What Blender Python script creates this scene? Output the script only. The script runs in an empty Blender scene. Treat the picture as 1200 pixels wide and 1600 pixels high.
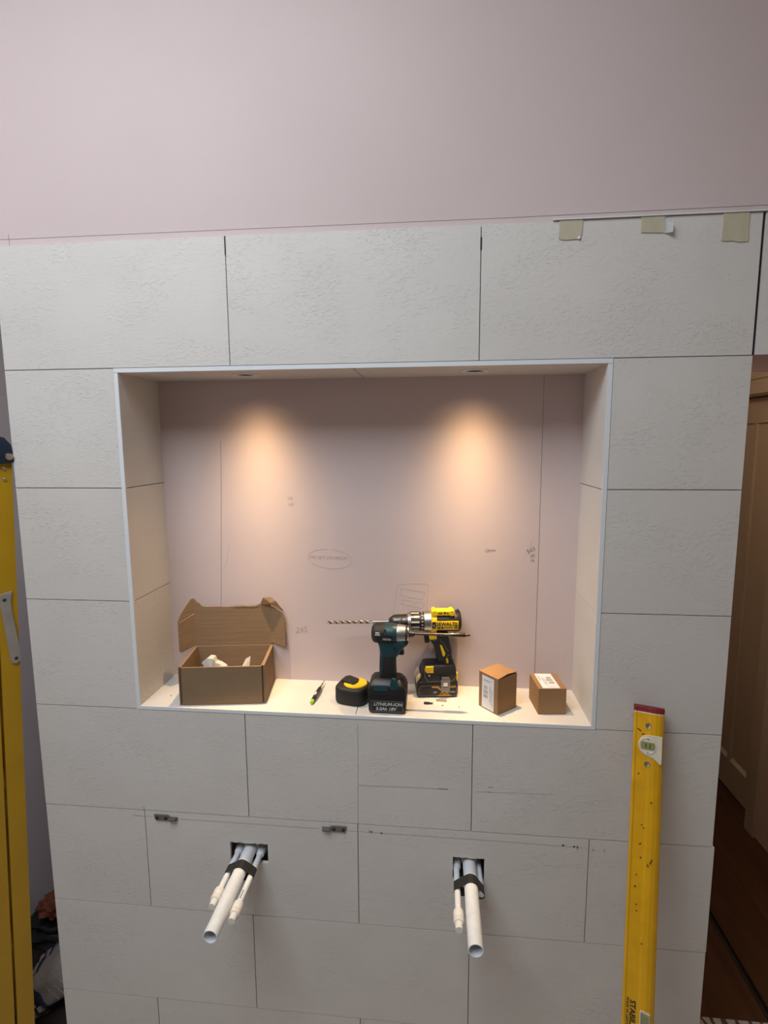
import bpy, bmesh, math, random
from mathutils import Vector, Matrix
random.seed(7)
SC = bpy.context.scene
COL = SC.collection
R = math.radians

# ------------------------------------------------------------------ camera
cam_d = bpy.data.cameras.new('camera'); cam = bpy.data.objects.new('camera', cam_d); COL.objects.link(cam)
cam_d.sensor_fit = 'VERTICAL'; cam_d.sensor_height = 24.0; cam_d.lens = 24.0 * 832.08 / 1600.0
cam_d.clip_start = 0.02; cam_d.clip_end = 60
_r = Vector((0.99514773, 0.0982328, -0.00559667)); _u = Vector((-0.00720342, 0.1294669, 0.99155758)); _f = Vector((-0.09812806, 0.98670595, -0.1295463))
cam.matrix_world = Matrix(((_r.x, _u.x, -_f.x, 0.43883), (_r.y, _u.y, -_f.y, -1.29161), (_r.z, _u.z, -_f.z, 1.91260), (0, 0, 0, 1)))
SC.camera = cam
# ------------------------------------------------------------------ world, light, exposure
w = bpy.data.worlds.new('world'); SC.world = w; w.use_nodes = True
w.node_tree.nodes['Background'].inputs[0].default_value = (0.75, 0.85, 1.0, 1); w.node_tree.nodes['Background'].inputs[1].default_value = 0.5
ROOF = (-0.33, -1.34, 3.36)                    # centre of the roof window
sky_d = bpy.data.lights.new('roof_window_daylight', 'AREA'); sky_d.shape = 'RECTANGLE'; sky_d.size = 0.9; sky_d.size_y = 1.1
sky_d.energy = 51; sky_d.color = (0.89, 0.955, 1.0)
sky = bpy.data.objects.new('roof_window_daylight', sky_d); COL.objects.link(sky); sky.location = ROOF
SPOT_W, SPOT_COL = 53, (1.0, 0.67, 0.335)
SC.view_settings.view_transform = 'Standard'; SC.view_settings.look = 'None'; SC.view_settings.gamma = 1
SC.view_settings.use_curve_mapping = False; SC.view_settings.exposure = 0.0

# ------------------------------------------------------------------ materials
def mat(name, col, rough=0.6, metal=0.0, bump=None, var=None, spec=0.5, coat=0, emit=None, trans=0, coords='Object', alpha=1):
    """bump=(scale, strength, distance[, stretch]); var=(scale, amount): soft colour variation of the surface itself"""
    m = bpy.data.materials.new(name); m.use_nodes = True; nt = m.node_tree; b = nt.nodes['Principled BSDF']
    b.inputs['Base Color'].default_value = (*col, 1); b.inputs['Roughness'].default_value = rough; b.inputs['Metallic'].default_value = metal
    b.inputs['Specular IOR Level'].default_value = spec; b.inputs['Coat Weight'].default_value = coat
    b.inputs['Transmission Weight'].default_value = trans; b.inputs['Alpha'].default_value = alpha
    if emit: b.inputs['Emission Color'].default_value = (*emit[0], 1); b.inputs['Emission Strength'].default_value = emit[1]
    if bump or var:
        tc = nt.nodes.new('ShaderNodeTexCoord'); oi = nt.nodes.new('ShaderNodeObjectInfo')
        mp = nt.nodes.new('ShaderNodeMapping'); cb = nt.nodes.new('ShaderNodeMath'); cb.operation = 'MULTIPLY'; cb.inputs[1].default_value = 37.0
        nt.links.new(oi.outputs['Random'], cb.inputs[0]); nt.links.new(cb.outputs[0], mp.inputs['Location'])
        nt.links.new(tc.outputs[coords], mp.inputs['Vector'])
        if bump and len(bump) > 3: mp.inputs['Scale'].default_value = bump[3]
    if var:
        n = nt.nodes.new('ShaderNodeTexNoise'); n.inputs['Scale'].default_value = var[0]; n.inputs['Detail'].default_value = 5
        nt.links.new(mp.outputs[0], n.inputs['Vector'])
        rp = nt.nodes.new('ShaderNodeMapRange'); rp.inputs[1].default_value = .3; rp.inputs[2].default_value = .7
        rp.inputs[3].default_value = 1 - var[1]; rp.inputs[4].default_value = 1 + var[1]
        nt.links.new(n.outputs[0], rp.inputs[0])
        mx = nt.nodes.new('ShaderNodeVectorMath'); mx.operation = 'SCALE'; mx.inputs[0].default_value = col
        nt.links.new(rp.outputs[0], mx.inputs['Scale']); nt.links.new(mx.outputs[0], b.inputs['Base Color'])
    if bump:
        n2 = nt.nodes.new('ShaderNodeTexNoise'); n2.inputs['Scale'].default_value = bump[0]; n2.inputs['Detail'].default_value = 6; n2.inputs['Roughness'].default_value = .6
        nt.links.new(mp.outputs[0], n2.inputs['Vector'])
        bp = nt.nodes.new('ShaderNodeBump'); bp.inputs['Strength'].default_value = bump[1]; bp.inputs['Distance'].default_value = bump[2]
        nt.links.new(n2.outputs[0], bp.inputs['Height']); nt.links.new(bp.outputs[0], b.inputs['Normal'])
    return m

def tile_material():
    m = mat('ceramic tile', (0.635, 0.612, 0.584), 0.62, var=(5, .03), spec=.35); nt = m.node_tree; b = nt.nodes['Principled BSDF']
    mp = next(n for n in nt.nodes if n.type == 'MAPPING')
    st = nt.nodes.new('ShaderNodeMapping'); st.inputs['Scale'].default_value = (0.75, 1, 1.25); nt.links.new(mp.outputs[0], st.inputs[0])
    a = nt.nodes.new('ShaderNodeTexNoise'); a.inputs['Scale'].default_value = 130; a.inputs['Detail'].default_value = 5; a.inputs['Roughness'].default_value = .62; a.inputs['Distortion'].default_value = .6
    c = nt.nodes.new('ShaderNodeTexNoise'); c.inputs['Scale'].default_value = 9; c.inputs['Detail'].default_value = 3
    for n in (a, c): nt.links.new(st.outputs[0], n.inputs['Vector'])
    ra = nt.nodes.new('ShaderNodeMapRange'); ra.interpolation_type = 'SMOOTHSTEP'; ra.inputs[1].default_value = .50; ra.inputs[2].default_value = .68
    rc = nt.nodes.new('ShaderNodeMapRange'); rc.interpolation_type = 'SMOOTHSTEP'; rc.inputs[1].default_value = .35; rc.inputs[2].default_value = .66; rc.inputs[3].default_value = .25
    nt.links.new(a.outputs[0], ra.inputs[0]); nt.links.new(c.outputs[0], rc.inputs[0])
    ml = nt.nodes.new('ShaderNodeMath'); ml.operation = 'MULTIPLY'; nt.links.new(ra.outputs[0], ml.inputs[0]); nt.links.new(rc.outputs[0], ml.inputs[1])
    fi = nt.nodes.new('ShaderNodeTexNoise'); fi.inputs['Scale'].default_value = 320; fi.inputs['Detail'].default_value = 3; nt.links.new(st.outputs[0], fi.inputs['Vector'])
    ad = nt.nodes.new('ShaderNodeMath'); ad.operation = 'MULTIPLY_ADD'; ad.inputs[1].default_value = .25
    nt.links.new(fi.outputs[0], ad.inputs[0]); nt.links.new(ml.outputs[0], ad.inputs[2])
    bp = nt.nodes.new('ShaderNodeBump'); bp.inputs['Strength'].default_value = .6; bp.inputs['Distance'].default_value = .0010
    nt.links.new(ad.outputs[0], bp.inputs['Height']); nt.links.new(bp.outputs[0], b.inputs['Normal'])
    return m

M = {}
M['tile'] = tile_material()
M['pink'] = mat('pink plasterboard', (0.60, 0.50, 0.497), 0.85, bump=(420, .25, .0006), var=(2.2, .03), spec=.2)
M['paint'] = mat('pale pink plaster', (0.60, 0.52, 0.51), 0.85, bump=(60, .2, .001), var=(2, .05), spec=.2)
M['tan'] = mat('tan plaster', (0.50, 0.37, 0.27), 0.85, var=(2, .05), spec=.2)
M['dim_wall'] = mat('low-bounce brown', (0.27, 0.225, 0.19), 0.8, spec=.2)  # brown keeps the unseen wall and ceilings dark, to cut bounced light
M['substrate'] = mat('grey adhesive', (0.22, 0.215, 0.21), 0.95)
M['trimwhite'] = mat('white trim', (0.72, 0.75, 0.78), 0.35)
M['pencil'] = mat('pencil line', (0.20, 0.17, 0.17), 0.7)
M['pencil_faint'] = mat('faint pencil', (0.42, 0.35, 0.335), 0.8)
M['pencil_grey'] = mat('grey pencil on tile', (0.36, 0.35, 0.34), 0.8)
M['black_hole'] = mat('void shade', (0.01, 0.01, 0.01), 0.9)  # near-black colour standing for the shade inside gaps and holes
M['black'] = mat('black plastic', (0.012, 0.012, 0.013), 0.42, bump=(300, .1, .0004))
M['rubber'] = mat('black rubber', (0.014, 0.013, 0.013), 0.6, bump=(500, .2, .0004))
M['teal'] = mat('teal plastic', (0.007, 0.046, 0.060), 0.4, bump=(300, .08, .0003))
M['yellow'] = mat('yellow plastic', (0.86, 0.55, 0.012), 0.38, var=(40, .06))
M['gold'] = mat('gold print', (0.55, 0.27, 0.03), 0.5)
M['steel'] = mat('brushed steel', (0.50, 0.49, 0.47), 0.33, 1.0)
M['darksteel'] = mat('dark steel', (0.11, 0.10, 0.095), 0.34, 1.0)
M['chrome'] = mat('bright steel', (0.75, 0.74, 0.72), 0.22, 1.0)
M['bitsteel'] = mat('drill bit steel', (0.62, 0.60, 0.57), 0.28, 1.0)
M['greyprint'] = mat('grey print', (0.55, 0.56, 0.56), 0.6)
M['barprint'] = mat('grey bar print', (0.24, 0.24, 0.25), 0.6)
M['blackprint'] = mat('black print', (0.02, 0.018, 0.016), 0.6)
M['card'] = mat('brown cardboard', (0.27, 0.180, 0.108), 0.85, bump=(7, .25, .002, (1, 1, 30)), var=(6, .07), spec=.15)
M['cardout'] = mat('kraft board', (0.31, 0.182, 0.090), 0.8, var=(9, .05), spec=.2)
M['boxout'] = mat('dull kraft board', (0.235, 0.158, 0.096), 0.85, var=(9, .05), spec=.15)
M['cardedge'] = mat('cardboard edge', (0.16, 0.09, 0.045), 0.9)
M['torn'] = mat('torn cardboard', (0.46, 0.33, 0.21), 0.95, var=(60, .2))
M['paper'] = mat('white label paper', (0.76, 0.76, 0.78), 0.6)
M['film'] = mat('milky plastic film', (0.78, 0.76, 0.72), 0.3, bump=(60, .5, .002), alpha=.85)
M['pvc'] = mat('white pipe plastic', (0.74, 0.77, 0.80), 0.38, var=(50, .05))
M['pvccream'] = mat('cream plastic', (0.75, 0.73, 0.68), 0.4)
M['tapeblack'] = mat('black insulating tape', (0.012, 0.012, 0.012), 0.55)
M['zinc'] = mat('zinc plate', (0.23, 0.225, 0.22), 0.45, .8)
M['levely'] = mat('yellow lacquer', (0.63, 0.335, 0.004), 0.36, var=(22, .09), coat=.2)
M['red'] = mat('dark red rubber', (0.20, 0.010, 0.016), 0.55)
M['ivory'] = mat('ivory plastic', (0.60, 0.56, 0.45), 0.45, var=(40, .08))
M['vial'] = mat('green vial', (0.23, 0.24, 0.10), 0.12, coat=.6)
M['scuff'] = mat('black scuff', (0.10, 0.035, 0.004), 0.9)
M['laddery'] = mat('yellow ladder lacquer', (0.45, 0.255, 0.004), 0.45, var=(8, .06))
M['navy'] = mat('navy plastic', (0.008, 0.022, 0.045), 0.4)
M['galv'] = mat('galvanised steel', (0.48, 0.47, 0.44), 0.5, .75, var=(25, .1))
M['green'] = mat('lime plastic', (0.34, 0.62, 0.02), 0.4)
M['mask'] = mat('masking tape', (0.56, 0.515, 0.385), 0.8, bump=(150, .35, .0006, (3, 1, .6)), var=(30, .05), alpha=.86)
M['doorp'] = mat('painted door', (0.40, 0.32, 0.225), 0.45, var=(3, .05))
M['doorlit'] = mat('lit door chamfer', (0.55, 0.46, 0.34), 0.5)  # paler than the door, painting in light caught by the upward chamfers
M['wood'] = mat('dark floorboard', (0.075, 0.030, 0.012), 0.35, bump=(14, .2, .001, (6, .5, 1)), var=(5, .3))
M['bagnavy'] = mat('navy bag print', (0.012, 0.018, 0.06), 0.6)
M['baggrey'] = mat('grey sack', (0.42, 0.385, 0.375), 0.75, bump=(14, .6, .004, (1, 1, 4)), var=(14, .12))
M['bagcream'] = mat('cream sack', (0.50, 0.46, 0.36), 0.8)
M['blackbag'] = mat('black refuse sack', (0.008, 0.008, 0.008), 0.4, bump=(18, .8, .01))
M['rust'] = mat('rust brown cloth', (0.20, 0.06, 0.03), 0.9, bump=(60, .7, .004), var=(40, .4))
M['glass'] = mat('window glass', (1, 1, 1), 0.0, trans=1.0)
M['lens'] = mat('lit lamp lens', (1, .8, .5), 0.3, emit=((1.0, 0.68, 0.36), 5.0))
M['dryer'] = mat('grey back', (0.05, 0.05, 0.05), 0.8)

M['screed'] = mat('pale screed', (0.44, 0.405, 0.375), 0.8, var=(4, .1))
M['subfloor'] = mat('dark bare boards', (0.030, 0.020, 0.014), 0.8, var=(6, .2))
def floor_material():
    m = mat('patterned vinyl floor', (0.5, 0.46, 0.42), 0.5); nt = m.node_tree; b = nt.nodes['Principled BSDF']
    tc = nt.nodes.new('ShaderNodeTexCoord'); wv = nt.nodes.new('ShaderNodeTexWave'); wv.inputs['Scale'].default_value = 9; wv.inputs['Distortion'].default_value = 9; wv.inputs['Detail'].default_value = 2
    cr = nt.nodes.new('ShaderNodeValToRGB'); cr.color_ramp.elements[0].color = (0.09, 0.07, 0.06, 1); cr.color_ramp.elements[0].position = .18
    cr.color_ramp.elements[1].color = (0.5, 0.46, 0.42, 1); cr.color_ramp.elements[1].position = .32
    nt.links.new(tc.outputs['Object'], wv.inputs['Vector']); nt.links.new(wv.outputs[0], cr.inputs[0]); nt.links.new(cr.outputs[0], b.inputs['Base Color'])
    return m
M['vinyl'] = floor_material()

# ------------------------------------------------------------------ mesh helpers
def box(bm, x0, x1, y0, y1, z0, z1):
    v = [bm.verts.new(p) for p in ((x0,y0,z0),(x1,y0,z0),(x1,y1,z0),(x0,y1,z0),(x0,y0,z1),(x1,y0,z1),(x1,y1,z1),(x0,y1,z1))]
    return [bm.faces.new([v[i] for i in f]) for f in ((3,2,1,0),(4,5,6,7),(0,1,5,4),(1,2,6,5),(2,3,7,6),(3,0,4,7))]

def bev(bm, w, seg=2, ang=20):
    es = [e for e in bm.edges if len(e.link_faces) == 2 and e.calc_face_angle(0) > R(ang)]
    if es: bmesh.ops.bevel(bm, geom=es, offset=w, offset_type='OFFSET', segments=seg, profile=.5, affect='EDGES', clamp_overlap=True)

def nb(): return bmesh.new()

def bbox(x0, x1, y0, y1, z0, z1, b=0, seg=2):
    bm = nb(); box(bm, x0, x1, y0, y1, z0, z1)
    if b: bev(bm, b, seg)
    return bm

def prism(poly, d0, d1, b=0, axis='Y', bm=None, seg=2, taper=None):
    """poly of 2-D points extruded along axis: Y -> (x,z), X -> (y,z), Z -> (x,y)"""
    bm = bm or nb()
    def P(p, d): return {'Y': (p[0], d, p[1]), 'X': (d, p[0], p[1]), 'Z': (p[0], p[1], d)}[axis]
    a = [bm.verts.new(P(p, d0)) for p in poly]; q = [bm.verts.new(P(p, d1)) for p in (taper or poly)]
    n = len(poly); bm.faces.new(a); bm.faces.new(q[::-1])
    for i in range(n): bm.faces.new([a[i], q[i], q[(i+1) % n], a[(i+1) % n]])
    bmesh.ops.recalc_face_normals(bm, faces=bm.faces[:])
    if b: bev(bm, b, seg)
    return bm

def lathe(prof, axis='X', c=(0, 0), seg=32, bm=None, a0=0, a1=360, cap=True):
    """prof [(pos, radius)]; c = centre in the other two coordinates (X:(y,z) Y:(x,z) Z:(x,y))"""
    bm = bm or nb(); full = abs(a1 - a0) >= 359.9; n = seg if full else seg + 1
    def P(t, r, a):
        p, q = c[0] + r * math.cos(a), c[1] + r * math.sin(a)
        return {'X': (t, p, q), 'Y': (p, t, q), 'Z': (p, q, t)}[axis]
    rings = []
    for t, r in prof:
        if r < 1e-6: rings.append([bm.verts.new(P(t, 0, 0))])
        else: rings.append([bm.verts.new(P(t, r, R(a0 + (a1 - a0) * i / seg))) for i in range(n)])
    for r0, r1 in zip(rings, rings[1:]):
        m = n if full else n - 1
        for i in range(m):
            j = (i + 1) % n
            if len(r0) == 1 and len(r1) == 1: continue
            if len(r0) == 1: bm.faces.new([r0[0], r1[i], r1[j]])
            elif len(r1) == 1: bm.faces.new([r0[i], r1[0], r0[j]])
            else: bm.faces.new([r0[i], r1[i], r1[j], r0[j]])
    if full and cap:
        for ring in (rings[0], rings[-1]):
            if len(ring) > 1: bm.faces.new(ring)
    bmesh.ops.recalc_face_normals(bm, faces=bm.faces[:])
    return bm

def arc_patch(x0, x1, r, c, a0, a1, t=.0012, seg=12):
    """a curved plate lying on a cylinder along X, between two angles"""
    bm = nb(); vs = []
    for rr in (r, r + t):
        for x in (x0, x1):
            vs.append([bm.verts.new((x, c[0] + rr * math.cos(R(a0 + (a1 - a0) * i / seg)), c[1] + rr * math.sin(R(a0 + (a1 - a0) * i / seg)))) for i in range(seg + 1)])
    A, B, C, D = vs
    for i in range(seg):
        bm.faces.new([A[i], A[i+1], B[i+1], B[i]]); bm.faces.new([C[i], D[i], D[i+1], C[i+1]])
        bm.faces.new([A[i], C[i], C[i+1], A[i+1]]); bm.faces.new([B[i], B[i+1], D[i+1], D[i]])
    for i in (0, seg): bm.faces.new([A[i], B[i], D[i], C[i]])
    bmesh.ops.recalc_face_normals(bm, faces=bm.faces[:]); return bm

def tube(pts, r, seg=10, bm=None):
    bm = bm or nb(); pts = [Vector(p) for p in pts]; rings = []
    for i, p in enumerate(pts):
        d = (pts[min(i+1, len(pts)-1)] - pts[max(i-1, 0)]).normalized()
        s = d.cross(Vector((0, 0, 1)) if abs(d.z) < .95 else Vector((1, 0, 0))).normalized(); t = s.cross(d)
        rr = r[i] if isinstance(r, (list, tuple)) else r
        rings.append([bm.verts.new(p + rr * (math.cos(2*math.pi*k/seg) * s + math.sin(2*math.pi*k/seg) * t)) for k in range(seg)])
    for a, b in zip(rings, rings[1:]):
        for k in range(seg): bm.faces.new([a[k], a[(k+1) % seg], b[(k+1) % seg], b[k]])
    bm.faces.new(rings[0]); bm.faces.new(rings[-1]); bmesh.ops.recalc_face_normals(bm, faces=bm.faces[:])
    return bm

def loft(sections, b=0, seg=2):
    """sections: [(z, x0, x1, y0, y1)] stacked rectangles"""
    bm = nb(); rings = [[bm.verts.new(p) for p in ((x0,y0,z),(x1,y0,z),(x1,y1,z),(x0,y1,z))] for z, x0, x1, y0, y1 in sections]
    for a, c in zip(rings, rings[1:]):
        for k in range(4): bm.faces.new([a[k], a[(k+1) % 4], c[(k+1) % 4], c[k]])
    bm.faces.new(rings[0][::-1]); bm.faces.new(rings[-1]); bmesh.ops.recalc_face_normals(bm, faces=bm.faces[:])
    if b: bev(bm, b, seg, 8)
    return bm

def holed(outer, holes, d0, d1, axis='Y'):
    """flat slab with holes cut through: loops of 2-D points"""
    bm = nb()
    def P(p, d): return {'Y': (p[0], d, p[1]), 'X': (d, p[0], p[1]), 'Z': (p[0], p[1], d)}[axis]
    es = []
    for lp in [outer] + holes:
        vs = [bm.verts.new(P(p, d0)) for p in lp]
        es += [bm.edges.new((vs[i], vs[(i+1) % len(vs)])) for i in range(len(vs))]
    r = bmesh.ops.triangle_fill(bm, edges=es, use_beauty=True, use_dissolve=False)
    fs = [f for f in r['geom'] if isinstance(f, bmesh.types.BMFace)]
    ex = bmesh.ops.extrude_face_region(bm, geom=fs)
    off = Vector(P((0, 0), d1 - d0))
    for v in [g for g in ex['geom'] if isinstance(g, bmesh.types.BMVert)]: v.co += off
    bmesh.ops.recalc_face_normals(bm, faces=bm.faces[:]); return bm

def circ(cx, cy, r, n=28): return [(cx + r*math.cos(2*math.pi*i/n), cy + r*math.sin(2*math.pi*i/n)) for i in range(n)]

def obj(name, bm, m, parent=None, loc=None, smooth=0):
    if isinstance(bm, bpy.types.Mesh): me = bm
    else:
        me = bpy.data.meshes.new(name); bm.to_mesh(me); bm.free()
        if smooth:
            me.polygons.foreach_set('use_smooth', [True] * len(me.polygons)); me.set_sharp_from_angle(angle=R(smooth))
        me.materials.append(M[m] if isinstance(m, str) else m)
    o = bpy.data.objects.new(name, me); COL.objects.link(o)
    if parent: o.parent = parent
    if loc: o.location = loc
    return o

def thing(name, label, cat, loc=(0, 0, 0), rot=(0, 0, 0), group=None):
    o = bpy.data.objects.new(name, None); COL.objects.link(o); o.location = loc; o.rotation_euler = rot; o.empty_display_size = .05
    return tag(o, label, cat, group)
def tag(o, label, cat, group=None):
    o['label'] = label; o['category'] = cat
    if group: o['group'] = group
    return o
def struct(o, label=None, cat=None):
    o['kind'] = 'structure'
    if label: o['label'] = label
    if cat: o['category'] = cat
    return o

def text(name, s, size, m, parent, loc, rot=(R(90), 0, 0), ext=.0002, shear=0, align='CENTER', bold=0):
    cu = bpy.data.curves.new(name, 'FONT'); cu.body = s; cu.size = size; cu.extrude = ext; cu.shear = shear; cu.align_x = align; cu.align_y = 'CENTER'
    cu.resolution_u = 3; cu.offset = bold
    t = bpy.data.objects.new('tmp_text', cu); COL.objects.link(t); bpy.context.view_layer.update()
    me = bpy.data.meshes.new_from_object(t.evaluated_get(bpy.context.evaluated_depsgraph_get()))
    bpy.data.objects.remove(t); bpy.data.curves.remove(cu); me.name = name
    me.materials.clear(); me.materials.append(M[m])
    o = bpy.data.objects.new(name, me); COL.objects.link(o); o.parent = parent; o.location = loc; o.rotation_euler = rot
    return o

def strokes(paths, wd, y, dep=.00025, bm=None):
    """thin pencil strokes as flat ribbons on a vertical face at depth y; paths of (x,z)"""
    bm = bm or nb()
    for p in paths:
        for (x0, z0), (x1, z1) in zip(p, p[1:]):
            d = Vector((x1-x0, z1-z0)); L = d.length
            if L < 1e-6: continue
            n = Vector((-d.y, d.x)) / L * wd / 2
            q = [(x0+n.x, z0+n.y), (x1+n.x, z1+n.y), (x1-n.x, z1-n.y), (x0-n.x, z0-n.y)]
            prism(q, y - dep, y, bm=bm)
    return bm

# ------------------------------------------------------------------ the room
XL, XR, XA = -0.6606, 1.1354, -0.0650          # ends of the tiled wall, first tile joint
NL, NR, NT, NB_, ND = -0.3554, 0.8258, 2.0891, 1.2090, 0.1934      # niche
TT, YB = .009, .0105                            # tile thickness, plasterboard face
WL, WRX, WF, CZ = -1.20, 1.99, -3.1, 3.40
tr = .0105

def multi(boxes):
    bm = nb()
    for b in boxes: box(bm, *b)
    return bm

# tiled wall: studwork body, in pink plasterboard
H1 = (-.1225, -.0155, .764, .8215); H2 = (.4885, .5712, .7585, .8235)
body = [(XL, NL - .012, YB, .34, 1.196, 2.102), (NR + .012, XR - .004, YB, .34, 1.196, 2.102), (XL, WRX, YB, .34, 2.102, CZ),
        (NL - .012, NR + .012, ND + .013, .34, 1.196, 2.102), (XL, XR - .004, YB, .34, 0, .70), (XL, XR - .004, YB, .34, .88, 1.196),
        (XL, H1[0] - .01, YB, .34, .70, .88), (H1[1] + .01, H2[0] - .01, YB, .34, .70, .88), (H2[1] + .01, XR - .004, YB, .34, .70, .88),
        (H1[0] - .01, H1[1] + .01, .22, .34, .70, .88), (H2[0] - .01, H2[1] + .01, .22, .34, .70, .88)]
wall = struct(obj('wall_back', multi(body), 'pink'), 'pale pink plasterboard wall with a large recessed niche, tiled on its lower part', 'wall')
gb = []
for b in [(XL, NL - .012, 1.2, 2.1), (NR + .012, XR - .004, 1.2, 2.1), (XL, XR - .004, 2.1, 2.396), (XR + .004, WRX, 2.104, 2.396), (XL, XR - .004, .004, .70), (XL, XR - .004, .88, 1.2),
          (XL, H1[0] - .01, .70, .88), (H1[1] + .01, H2[0] - .01, .70, .88), (H2[1] + .01, XR - .004, .70, .88)]:
    gb.append((b[0] + .001, b[1] - .001, .0045, YB - .0002, b[2], b[3]))
obj('tile_adhesive', multi(gb), 'substrate', wall)

_tm = {}
def tile(x0, x1, z0, z1, g=.0011):
    w_, h_ = round(x1 - x0 - 2*g, 4), round(z1 - z0 - 2*g, 4)
    if (w_, h_) not in _tm:
        bm = bbox(-w_/2, w_/2, -TT/2, TT/2, -h_/2, h_/2, .0006, 1); me = bpy.data.meshes.new('tile'); bm.to_mesh(me); bm.free(); me.materials.append(M['tile']); _tm[(w_, h_)] = me
    return obj('tile', _tm[(w_, h_)], None, wall, ((x0+x1)/2, TT/2 - .0045 + .0045 + random.uniform(-.0003, .0003), (z0+z1)/2))

def tile_hole(x0, x1, z0, z1, h, g=.0011):
    cx, cz = (x0+x1)/2, (z0+z1)/2; out = [(x0+g-cx, z0+g-cz), (x1-g-cx, z0+g-cz), (x1-g-cx, z1-g-cz), (x0+g-cx, z1-g-cz)]
    n = 12; lp = [(h[0], h[2]), (h[1], h[2])]
    for i in range(n + 1):                       # nibbled top edge of the cut-out
        lp.append((h[1] + (h[0]-h[1]) * i / n, h[3] + (0 if i in (0, n) else random.uniform(-.0022, .0008))))
    lp = [(a-cx, b-cz) for a, b in lp]
    return obj('tile', holed(out, [lp], -TT/2, TT/2), 'tile', wall, (cx, TT/2, cz))

E0 = XA - .30
for a, b in ((XL, XA), (XA, XA+.6), (XA+.6, XR - .0015)): tile(a, b, 2.1, 2.4)
tile(1.1385, 1.7385, 2.1, 2.4); tile(1.7385, WRX, 2.1, 2.4)
for k in range(3):
    tile(XL, NL - tr, 1.2 + .3*k, 1.5 + .3*k); tile(NR + tr, XR, 1.2 + .3*k, 1.5 + .3*k)
for a, b in ((XL, XA), (XA, XA+.6), (XA+.6, XR)):
    tile(a, b, .9, 1.2)
    tile(a, b + (.004 if b == XR else 0), .3, .6)
for z0 in (.6, 0):
    tile(XL, E0, z0, z0+.3); tile(E0 + 1.2, XR + .005, z0, z0+.3)
    if z0: tile_hole(E0, E0+.6, z0, z0+.3, H1); tile_hole(E0+.6, E0+1.2, z0, z0+.3, H2)
    else: tile(E0, E0+.6, z0, z0+.3); tile(E0+.6, E0+1.2, z0, z0+.3)

obj('joint_shade', bbox(XR - .0012, XR + .0030, .0030, YB - .0001, 2.101, 2.399), 'black_hole', wall)  # black strip painted in for the shade of the open gap
# reveals of the niche: side tiles, soffit tiles with lamp cut-outs, sill tiles
def slab(name, x0, x1, y0, y1, z0, z1, m='tile', b=.0005):
    cx, cy, cz = (x0+x1)/2, (y0+y1)/2, (z0+z1)/2
    return obj(name, bbox(x0-cx, x1-cx, y0-cy, y1-cy, z0-cz, z1-cz, b, 1), m, wall, (cx, cy, cz))
for k in range(3):
    z0, z1 = (NB_ if k == 0 else 1.2 + .3*k + .001), (NT if k == 2 else 1.5 + .3*k - .001)
    slab('tile', NL - TT, NL, .0015, ND, z0, z1); slab('tile', NR, NR + TT, .0015, ND, z0, z1)
SJ = .2375
LX = ((-.058, .083), (.5315, .087))
for (x0, x1), (lx, ly) in zip(((NL, SJ - .0014), (SJ + .0014, NR)), LX):
    cx, cy = (x0+x1)/2, (.0015+ND)/2
    obj('tile', holed([(x0-cx, .0015-cy), (x1-cx, .0015-cy), (x1-cx, ND-cy), (x0-cx, ND-cy)], [circ(lx-cx, ly-cy, .0275)], 0, TT, 'Z'), 'tile', wall, (cx, cy, NT))
slab('tile', NL, .2315, .0015, ND, NB_ - TT, NB_); slab('tile', .2335, NR, .0015, ND, NB_ - TT, NB_)

# pink board at the back of the niche, in two sheets
bk = [slab('plasterboard_sheet', NL, .7210, ND, ND + .012, 1.2, 2.1, 'pink'), slab('plasterboard_sheet', .7217, NR, ND, ND + .012, 1.2, 2.1, 'pink')]

# white metal edge trims of the niche
def trimpiece(n, x0, x1, z0, z1, lab):
    cx, cz = (x0+x1)/2, (z0+z1)/2
    o = obj('trim_%d' % n, bbox(x0-cx, x1-cx, -.0015, .006, z0-cz, z1-cz, .0012, 2), 'trimwhite', None, (cx, 0, cz), 40); o.location.y = 0
    struct(o, lab, 'trim')
trimpiece(1, NL - tr, NR + tr, NT, 2.0995, 'white metal edge trim along the top of the niche')
trimpiece(2, NL - tr, NL - .0003, NB_ - .0, NT - .0008, 'white metal edge trim down the left side of the niche')
trimpiece(3, NR + .0003, NR + tr, NB_ - .0, NT - .0008, 'white metal edge trim down the right side of the niche')
trimpiece(4, NL - tr, NR + tr, NB_ - .0092, NB_ - .0002, 'white metal edge trim along the front of the niche sill')

# short black strips at the top of two upper joints
for x, z0, z1 in ((XA, 2.357, 2.399), (XA + .6, 2.345, 2.372)):
    obj('joint_strip', bbox(x - .0017, x + .0017, -.0010, .008, z0, z1), 'black', wall)

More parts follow.
